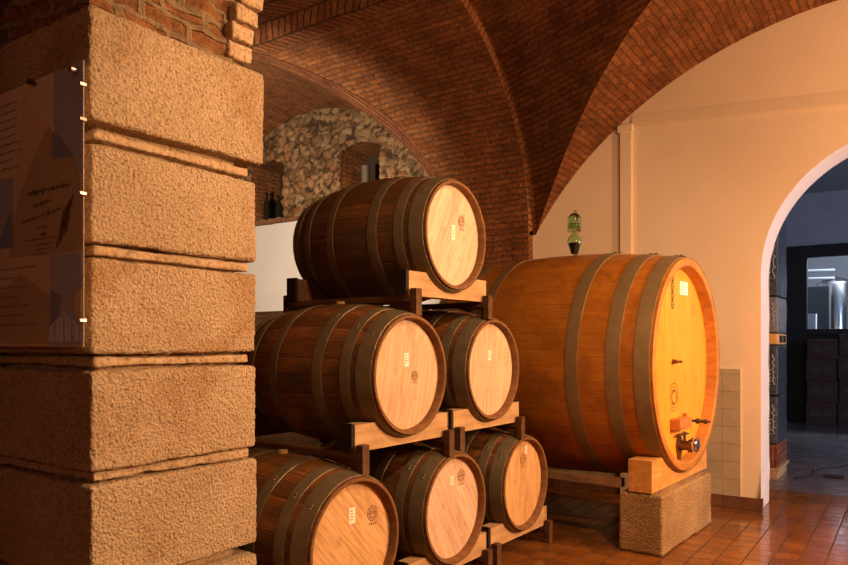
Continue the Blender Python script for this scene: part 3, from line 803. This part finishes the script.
hd = HX
mb = MB(); mb.box(hd, hd + .006, .02, .20, CBR + .515, CBR + .615); pq = mb.build('paper_plaque', M['sticker'], cask, bevel=.001)
mb = MB()
for j in range(4): mb.box(hd + .006, hd + .0065, .04, .13 + .03 * (j % 2), CBR + .594 - j * .021, CBR + .598 - j * .021)
mb.build('printed_lines', M['caskcradle'], pq)
mb = MB()    # column of burnt marks: ring, bar, ring, bar
for j, zz_ in enumerate((.63, .565, .50, .435)):
    mb.lathe([(.020, hd + .0006), (.034, hd + .0008)], (0, -.135, CBR + zz_), 'X', 20)
    if j % 2 == 0: mb.box(hd, hd + .0008, -.139, -.131, CBR + zz_ - .02, CBR + zz_ + .02)
    else: mb.box(hd, hd + .0008, -.155, -.115, CBR + zz_ - .004, CBR + zz_ + .004)
for rr_ in (.10, .075):
    mb.lathe([(rr_, hd + .0004), (rr_ + .005, hd + .0006)], (0, -.10, CBR - .24), 'X', 32)
for a in lin(0, 2 * pi, 12)[:-1]: mb.lathe([(0, hd + .0008), (.012, hd + .0006)], (0, -.10 + .05 * cos(a), CBR - .24 + .05 * sin(a)), 'X', 8)
mb.build('burnt_marks', M['bronze'], cask)
mb = MB(); mb.lathe([(0, hd), (.018, hd), (.016, hd + .03), (.009, hd + .034), (.009, hd + .07), (0, hd + .072)], (0, -.13, CBR + .02), 'X', 16)
mb.tube([(hd + .05, -.165, CBR + .02), (hd + .05, -.095, CBR + .02)], .007, 8); mb.build('sampling_tap', M['bronze'], cask, smooth=True)
mb = MB(); mb.box(hd, hd + .075, -.19, .075, CBR - .472, CBR - .392); mb.box(hd, hd + .03, .095, .13, CBR - .48, CBR - .37)
hb = mb.build('hatch_bar', M['hatch'], cask, bevel=.006)
mb = MB(); mb.lathe([(0, hd), (.018, hd), (.018, hd + .03), (.010, hd + .035), (.010, hd + .06), (.020, hd + .068), (.022, hd + .085), (.012, hd + .10), (.011, hd + .12), (.018, hd + .13), (.015, hd + .15), (.006, hd + .155), (.006, hd + .175), (0, hd + .177)], (0, .20, CBR - .435), 'X', 16)
mb.build('screw_handle', M['darkwood'], hb, smooth=True)
tp = MB(); z_ = CBR - .60
tp.lathe([(0, hd), (.065, hd), (.065, hd + .012), (.036, hd + .014), (.036, hd + .075), (.048, hd + .077), (.048, hd + .10), (0, hd + .10)], (0, .0, z_), 'X', 24)
tap = tp.build('drain_tap', M['bronze'], cask, smooth=True, angle=35)
mb = MB(); mb.lathe([(0, hd + .09), (.052, hd + .09), (.056, hd + .10), (.056, hd + .125), (.05, hd + .135), (.03, hd + .142), (0, hd + .145)], (0, .02, z_ + .008), 'X', 24); mb.build('steel_cap', M['steel'], tap, smooth=True, angle=35)
mb = MB(); mb.tube([(hd + .045, 0, z_ + .03), (hd + .045, 0, z_ + .085)], .010, 10); mb.tube([(hd + .04, -.11, z_ + .086), (hd + .045, 0, z_ + .088), (hd + .05, .07, z_ + .082)], [.007, .013, .007], 10)
mb.lathe([(0, .105), (.012, .10), (.014, .088), (.012, .08)], (hd + .045, 0, z_), 'Z', 12); mb.build('tap_lever', M['bronze'], tap, smooth=True)
mb = MB(); mb.tube([(hd + .012, -.02, z_ - .03), (hd + .012, -.03, z_ - .12)], .018, 10); mb.build('drain_pipe', M['bronze'], tap, smooth=True)

def plinth(name, lx, lab, vis):
    c = mid + axis * lx + Vector((0, -.12, 0))
    o = tag(empty(name, (c.x, c.y, 0), CR), lab, 'plinth', 'stone plinths under the big cask')
    mb = MB(); gridbox(mb, (0, 0, .20), (.30, 1.12, .40), .011 if vis else .05, .02, rough(.004, 42, lx * 7)); mb.build('stone_base', M['plinth'], o, smooth=True, angle=60)
    return o
plinth('stone_plinth', .795, 'rough stone plinth under the front end of the big cask', True)
plinth('stone_plinth', -.79, 'dark stone plinth under the rear end of the big cask', False)
def saddle(lx, lab):
    c = mid + axis * lx; o = tag(empty('cask_cradle', (c.x, c.y, .407), CR), lab, 'cradle', 'wooden cradles under the big cask')
    mb = MB(); z1 = .215; zc = CZ - .407; sg = 1 if lx > 0 else -1
    xo, xi = .08 * sg, -.08 * sg
    def pr_(rc):
        yy = sqrt(max(1e-6, rc * rc - (zc - z1) ** 2)); a1 = math.atan2(-(zc - z1), yy)
        return [(-.68, z1), (-yy, z1)] + [(rc * cos(a), zc + rc * sin(a)) for a in lin(-pi - a1, a1, 28)[1:-1]] + [(yy, z1), (.55, z1)]
    ro, ri = crad(abs(lx) + .08) + .008, crad(abs(lx) - .08) + .008
    P = [[(xo, ya, 0), (xo, ya, max(.012, za)), (xi, yb, max(.012, zb)), (xi, yb, 0), (xo, ya, 0)] for (ya, za), (yb, zb) in zip(pr_(ro), pr_(ri))]
    mb.grid(P); mb.face([P[0][k] for k in range(4)]); mb.face([P[-1][k] for k in range(4)])
    mb.build('saddle_block', M['caskcradle'], o)
    return o
saddle(.80, 'orange wooden saddle block on the front stone plinth'); saddle(-.80, 'wooden saddle block on the rear stone plinth, in shadow')
c = mid + Vector((0, -.07, 0)); o = MB(); o.box(-.63, .635, -.535, -.465, .405, .465)
bo = o.build('support_beam', beam_mat('grey_beam_wood', (.33, .20, .10), (.22, .125, .06), 'X'), None, bevel=.004); bo.location = (c.x, c.y, 0); bo.rotation_euler = (0, 0, CR)
tag(bo, 'long grey wooden beam between the two plinths below the cask', 'beam')

# glass airlock on the cask
al = tag(empty('glass_airlock', (mid.x + axis.x * .0, mid.y + axis.y * .0, CZ + CBR - .004)), 'green glass airlock with dark wine standing on top of the big cask', 'airlock')
M['greenglass'] = glass('green_glass', (.74, .90, .66)); M['wine'] = plain('dark_wine', (.012, .003, .003), .08, var=.05); M['clearglass'] = glass('pale_glass', (.92, .95, .88))
mb = MB(); mb.lathe([(.022, 0), (.026, .02), (.05, .085), (.058, .12), (.052, .15), (.030, .175), (.016, .19), (.016, .20), (.013, .20), (.013, .19), (.027, .172), (.048, .149), (.054, .12), (.046, .086), (.022, .022), (0, .016)], (0, 0, 0), 'Z', 28); mb.build('lower_bulb', M['greenglass'], al, smooth=True, angle=60)
mb = MB(); mb.lathe([(0, .018), (.0205, .024), (.044, .087), (.0495, .108), (0, .108)], (0, 0, 0), 'Z', 28); mb.build('wine_fill', M['wine'], al, smooth=True, angle=40)
mb = MB(); mb.lathe([(0, .198), (.054, .20), (.058, .208), (.055, .215), (.055, .32), (.052, .32), (.052, .217), (0, .21)], (0, 0, 0), 'Z', 28)
mb.build('upper_cup', M['greenglass'], al, smooth=True, angle=40)
mb = MB(); mb.lathe([(0, .218), (.05, .218), (.05, .27), (0, .27)], (0, 0, 0), 'Z', 28); mb.build('green_liquid', glass('green_liquid', (.30, .55, .22), ior=1.33), al, smooth=True, angle=40)
mb = MB(); mb.lathe([(.046, .29), (.046, .325), (.03, .345), (.017, .35), (.017, .375), (0, .378), (0, .37), (.013, .368), (.013, .346), (.028, .34), (.042, .322), (.042, .29)], (0, 0, 0), 'Z', 24); mb.build('glass_cap', M['clearglass'], al, smooth=True, angle=40)

# ------------------------------------------------------------------ niche contents
M['bottle'] = NT('dark_bottle_glass').out((.012, .016, .010), .08, 0, .6)
def bottle(x, y, h, r, lab):
    mb = MB(); mb.lathe([(0, 0), (r, 0), (r, .62 * h), (r * .75, .70 * h), (r * .36, .78 * h), (r * .34, .93 * h), (r * .42, .935 * h), (r * .42, .97 * h), (r * .3, h), (0, h)], (0, 0, 0), 'Z', 24)
    o = mb.build('wine_bottle', M['bottle'], None, (x, y, N1[2] - .008), smooth=True, angle=35)
    o.name = 'wine_bottle'; return tag(o, lab, 'bottle', 'dark bottles in the niche')
bottle(-7.08, SY + .08, .40, .045, 'tall dark wine bottle in the niche, closest to the pillar edge')
bottle(-6.95, SY + .16, .37, .042, 'dark wine bottle in the niche, middle one of three')
bottle(-6.82, SY + .07, .29, .038, 'shortest dark wine bottle in the niche, by its stone jamb')
mb = MB(); mb.lathe([(0, 0), (.055, 0), (.057, .01), (.055, .02), (.055, .40), (.058, .41), (.058, .42), (.05, .43), (0, .43)], (0, 0, 0), 'Z', 24)
tag(mb.build('metal_canister', plain('dull_tin', (.15, .115, .085), .6, .3), None, (-5.42, SY + .12, N2[2] - .008), smooth=True, angle=35), 'slim grey metal canister standing in the small wall niche', 'canister')

# ------------------------------------------------------------------ store room beyond the arch
mb = MB(); vq(-4.5, 21, 5, 21, 0, 4.5); vq(-4.5, WY + TW, -4.5, 21, 0, 4.5); vq(6, WY + TW, 6, 21, 0, 4.5)
tag(mb.build('wall_store', M['bluewall'], fixn=False), 'grey blue walls of the store room beyond the arch', kind='structure')
mb = MB()
# front face of the far partition wall, with window opening
FY = 14.4
mb.box(-4.5, -1.90, FY, FY + .2, 0, 4.3); mb.box(-1.90, 5.0, FY, FY + .2, 3.16, 4.3)
tag(mb.build('wall_partition', M['bluewall']), 'grey blue wall above the dark glazed partition', kind='structure')
mb = MB(); mb.face([(-4.6, WY + TW, 4.1), (6.1, WY + TW, 4.1), (6.1, 21.2, 4.1), (-4.6, 21.2, 4.1)])
tag(mb.build('ceiling', M['bluewall']), 'plain ceiling of the store room', kind='structure')
gp = tag(empty('glazed_partition', (-1.9, FY, 0)), 'black iron framed glazed partition at the end of the store room', 'partition')
def fr(x0, x1, z0, z1, nm='frame_bar'):
    mb = MB(); mb.box(x0 + 1.9, x1 + 1.9, -.06, .10, z0, z1); return mb.build(nm, M['iron'], gp, bevel=.004)
fr(-1.90, -1.57, 0, 3.16, 'frame_post'); fr(-1.57, 3.2, 2.95, 3.16, 'top_rail'); fr(-1.57, 3.2, 1.56, 1.66, 'middle_rail'); fr(3.2, 3.4, 0, 3.16, 'frame_post')
fr(.55, .65, 1.66, 2.95, 'mullion')
mb = MB(); mb.box(.33, 5.1, .0, .05, 0, 1.56); mb.build('lower_panel', M['iron'], gp)
mb = MB(); mb.box(.33, 5.1, .03, .036, 1.66, 2.95); mb.build('glass_pane', thin_glass('window_glass', (.97, .98, 1), 1.3, .02), gp)
def tank(x, y, r, h, lab):
    o = tag(empty('steel_tank', (x, y, 0)), lab, 'tank', 'steel tanks behind the glazed partition')
    mb = MB(); mb.lathe([(0, .35), (r * .9, .45), (r, .5), (r, h - .12), (r * .97, h - .08), (r * .5, h), (0, h + .05)], (0, 0, 0), 'Z', 40); mb.build('tank_body', M['steel'], o, smooth=True, angle=30)
    mb = MB(); mb.lathe([(r * 1.01, h * .55), (r * 1.015, h * .58), (r * 1.01, h * .61)], (0, 0, 0), 'Z', 40); mb.build('cooling_band', M['steel'], o, smooth=True)
    for a in lin(0, 2 * pi, 3)[:-1]:
        mb = MB(); mb.tube([(r * .8 * cos(a), r * .8 * sin(a), 0), (r * .8 * cos(a), r * .8 * sin(a), .6)], .05, 8); mb.build('leg', M['steel'], o)
    return o
tank(-1.30, 16.6, .34, 2.72, 'polished steel wine tank behind the dark framed glass, left of the pair')
tank(-.45, 16.9, .38, 2.75, 'polished steel wine tank at the photo edge behind the glass')
mb = MB()
for z in (2.72, 2.88): mb.tube([(-1.95, 16.2, z), (-1.3, 16.4, z)], .03, 8)
tag(mb.build('wall_pipe', plain('dull_pipe', (.25, .26, .28), .5)), 'pair of steel pipes crossing above the tank', 'pipe')
mb = MB(); mb.box(-.10, .10, -.1, .1, 0, .28); tag(mb.build('white_box', plain('white_card', (.8, .82, .85), .6), None, (-1.56, 14.75, 1.665), bevel=.004), 'small white box behind the glass in the corner of the partition', 'box')
mb = MB(); mb.box(-.3, .3, -.2, .2, 0, 2.5); tag(mb.build('tall_cabinet', plain('cabinet_grey', (.06, .065, .065), .5), None, (-1.62, 15.7, 0), bevel=.006), 'tall dark grey cabinet standing behind the glass left of the steel tank', 'cabinet')
mb = MB(); mb.box(-.25, .25, -.2, .2, 0, 1.665); tag(mb.build('shelf_unit', M['iron'], None, (-1.5, 14.75, 0)), 'dark shelf unit behind the partition holding the small white box', 'shelf')
# cartons in front of the partition
cm = [plain('carton_' + str(i), c_, .7) for i, c_ in enumerate([(.05, .017, .010), (.07, .024, .012), (.035, .015, .012), (.02, .014, .014)])]
plc = plain('carton_label', (.50, .48, .45), .6); dull = plain('dull_carton_label', (.05, .038, .034), .7)
cn = ['at the bottom of the left pile', 'second from the floor in the left pile', 'third from the floor in the left pile', 'topmost of the left pile',
      'at the bottom of the right pile', 'second from the floor in the right pile', 'third from the floor in the right pile', 'topmost of the right pile']
kk = 0
for px_, w in ((-1.30, .46), (-.80, .50)):
    z = 0
    for j in range(4):
        h = (.42, .38, .40, .36)[j] - (.02 if px_ < -1 else 0); o = tag(empty('carton', (px_ + .02 * (j % 2), 14.05, z)), 'dark reddish carton before the far partition, ' + cn[kk], 'carton', 'dark cartons at the far partition')
        mb = MB(); mb.box(-w / 2, w / 2, -.22, .22, 0, h - .003); mb.build('box_body', cm[(kk * 3 + j) % 4], o, bevel=.006)
        mb = MB(); mb.box(-w * .36, -w * .02, -.224, -.219, h * .35, h * .65); mb.box(w * .08, w * .34, -.224, -.219, h * .4, h * .7); mb.build('paper_label', dull, o)
        z += h; kk += 1
# film-wrapped stack on a pallet just inside the arch
SX, SYY = -1.148, 8.06; SW, SD = .60, .64
def stackbox(z0, z1, mat, lab, nm='carton', cat='carton', dx=0, script=True, film=True):
    o = tag(empty(nm, (SX - SW / 2 + dx, SYY + SD / 2, z0)), lab, cat, 'wrapped stack inside the arch')
    mb = MB(); gridbox(mb, (0, 0, (z1 - z0) / 2), (SW, SD, z1 - z0 - .012), .06, .015, lambda p, n: .006 * noise.noise(p * 5 + Vector((z0, 0, 0)))); mb.build('box_body', mat, o, smooth=True, angle=50)
    if script:
        mb = MB(); h = z1 - z0; yf = -SD / 2 - .010     # slanting white handwriting-style lettering up the face
        for r_, w_ in ((0, 1.0), (1, .6)):
            pts = []
            for t in lin(0, 1, 60):
                zz_ = h * (.2 + .6 * t * w_); u = .265 - .04 * r_ + .010 * sin(t * 31 + r_) + .006 * sin(t * 55 + 1)
                pts.append((u, yf, zz_ + .012 * cos(t * 31)))
            mb.tube(pts, .0045 if r_ == 0 else .003, 5, False)
        mb.build('white_lettering', plc, o)
    return o
q = NT('film_wrapped_carton'); c = q.mix((.028, .034, .045), (.06, .068, .085), q.noise(q.obj(), 6)); q.bump(q.noise(q.obj((4, 4, 14)), 2.0, 5, .6, 1.0), .6, .03); M['film'] = q.out(c, .22, 0, .7)
q = NT('grey_film_carton'); c = q.mix((.16, .15, .145), (.26, .25, .25), q.noise(q.obj(), 6)); q.bump(q.noise(q.obj((4, 4, 14)), 2.0, 5, .6, 1.0), .6, .03); M['film2'] = q.out(c, .25, 0, .7)
M['redcarton'] = brick('red_carton_print', (.30, .07, .03), (.22, .05, .022), (.38, .22, .14), bw=.6, bh=.07, ms=.006, depth=.003, rough=.5)
p = tag(empty('wooden_pallet', (SX - SW / 2, SYY + SD / 2, 0)), 'pale wooden pallet under the wrapped carton stack inside the arch', 'pallet')
for k in range(3):
    mb = MB(); mb.box(-SW / 2 + k * (SW - .1) / 2, -SW / 2 + k * (SW - .1) / 2 + .1, -SD / 2 - .03, SD / 2, 0, .09); mb.build('runner', M['cradle'], p, bevel=.004)
mb = MB(); mb.box(-SW / 2, SW / 2 + .02, -SD / 2 - .03, SD / 2 + .02, .09, .115); mb.build('deck_board', M['cradle'], p, bevel=.003)
stackbox(.115, .36, M['redcarton'], 'red printed carton at the bottom of the wrapped stack', script=False)
stackbox(.36, .86, M['film'], 'dark blue film wrapped carton on the red carton')
stackbox(.86, 1.386, M['film'], 'dark film wrapped carton just below the orange wooden crate')
cr = stackbox(1.386, 1.51, plain('orange_crate_wood', (.85, .42, .12), .6), 'small orange wooden crate in the wrapped stack', 'wooden_crate', 'crate', script=False)
for k in range(2):
    mb = MB(); mb.box(SW / 2 - .002, SW / 2 + .008, -SD / 2 + .12 + k * .25, -SD / 2 + .28 + k * .25, .025, .10); mb.build('hand_slot', M['iron'], cr)
mb = MB(); mb.box(-SW / 2 + .3, -SW / 2 + .36, -SD / 2 - .008, -SD / 2 + .002, .02, .10); mb.build('hand_slot', M['iron'], cr)
stackbox(1.51, 1.89, M['film2'], 'grey film wrapped carton directly above the orange crate')
stackbox(1.89, 2.75, M['film'], 'tall dark film wrapped carton topping the stack inside the arch')
# power cord on the store-room floor
pts = []
for t in lin(0, 1, 50):
    pts.append((-1.0 + .32 * t + .05 * sin(t * 8), 8.2 + 1.25 * t + .06 * sin(t * 13), .010 + .002 * sin(t * 40)))
mb = MB(); mb.tube(pts, .010, 6); tc_ = mb.build('power_cord', M['iron'], None, smooth=True)
tag(tc_, 'black power cord lying across the store room floor', 'cord')
mb = MB(); mb.box(-.09, .09, -.04, .04, 0, .035); tag(mb.build('socket_block', M['iron'], None, (-.68, 8.50, 0), bevel=.006), 'small black socket block lying beside the cord in the store room', 'socket')

# ------------------------------------------------------------------ lights
def light(typ, name, loc, energy, col, **kw):
    l = bpy.data.lights.new(name, typ); l.energy = energy; l.color = col
    for k, v_ in kw.items(): setattr(l, k, v_)
    o = bpy.data.objects.new(name, l); COL.objects.link(o); o.location = loc; return o
WARM = (1.0, .60, .31)
def aim(o, t): o.rotation_euler = (Vector(t) - o.location).to_track_quat('-Z', 'Y').to_euler()
light('POINT', 'wall_lamp', (2.3, 4.7, 2.1), 430, WARM, shadow_soft_size=.12)
a = light('SPOT', 'barrel_spot', (2.6, 5.3, 2.6), 690, WARM, shadow_soft_size=.12, spot_size=R(85), spot_blend=.5); aim(a, (-2.2, 3.0, 1.1))
a = light('SPOT', 'hanging_lamp', (.4, 2.4, 3.45), 330, WARM, shadow_soft_size=.12, spot_size=R(110), spot_blend=.6); aim(a, (-2.0, 3.6, 1.2))
light('POINT', 'vault_fill', (.8, 3.6, 2.5), 140, WARM, shadow_soft_size=.15)  # added fill that brightens the front vault bricks, stands for no fitting
light('POINT', 'nave_fill', (.6, -2.2, 2.6), 38, (1, .70, .46), shadow_soft_size=.2)  # added dim fill from the camera side, lifts the pillar's dark face and panel
a = light('SPOT', 'back_bay_lamp', (-4.5, 2.8, 2.4), 620, (1.0, .82, .62), shadow_soft_size=.15, spot_size=R(85), spot_blend=.5); aim(a, (-6.6, 6.48, 3.0))
a = light('AREA', 'store_window', (4.2, 9.0, 2.4), 190, (.46, .66, 1.0), shape='RECTANGLE', size=2.2, size_y=1.6); a.rotation_euler = (0, R(85), 0)
light('POINT', 'tank_room_lamp', (-.2, 15.6, 3.7), 480, (.76, .88, 1.0), shadow_soft_size=.3)
w = bpy.data.worlds.new('world'); S.world = w; w.use_nodes = True
w.node_tree.nodes['Background'].inputs[0].default_value = (.02, .015, .012, 1); w.node_tree.nodes['Background'].inputs[1].default_value = .3

S.view_settings.view_transform = 'Standard'; S.view_settings.look = 'None'; S.view_settings.exposure = -0.10; S.view_settings.gamma = 1
S.view_settings.use_curve_mapping = False
try:
    S.cycles.use_denoising = True; S.cycles.denoiser = 'OPENIMAGEDENOISE'
except Exception: pass
S.cycles.max_bounces = 8; S.cycles.diffuse_bounces = 4; S.cycles.glossy_bounces = 4; S.cycles.transmission_bounces = 8
S.cycles.sample_clamp_indirect = 6.0
S.cycles.caustics_reflective = False; S.cycles.caustics_refractive = False
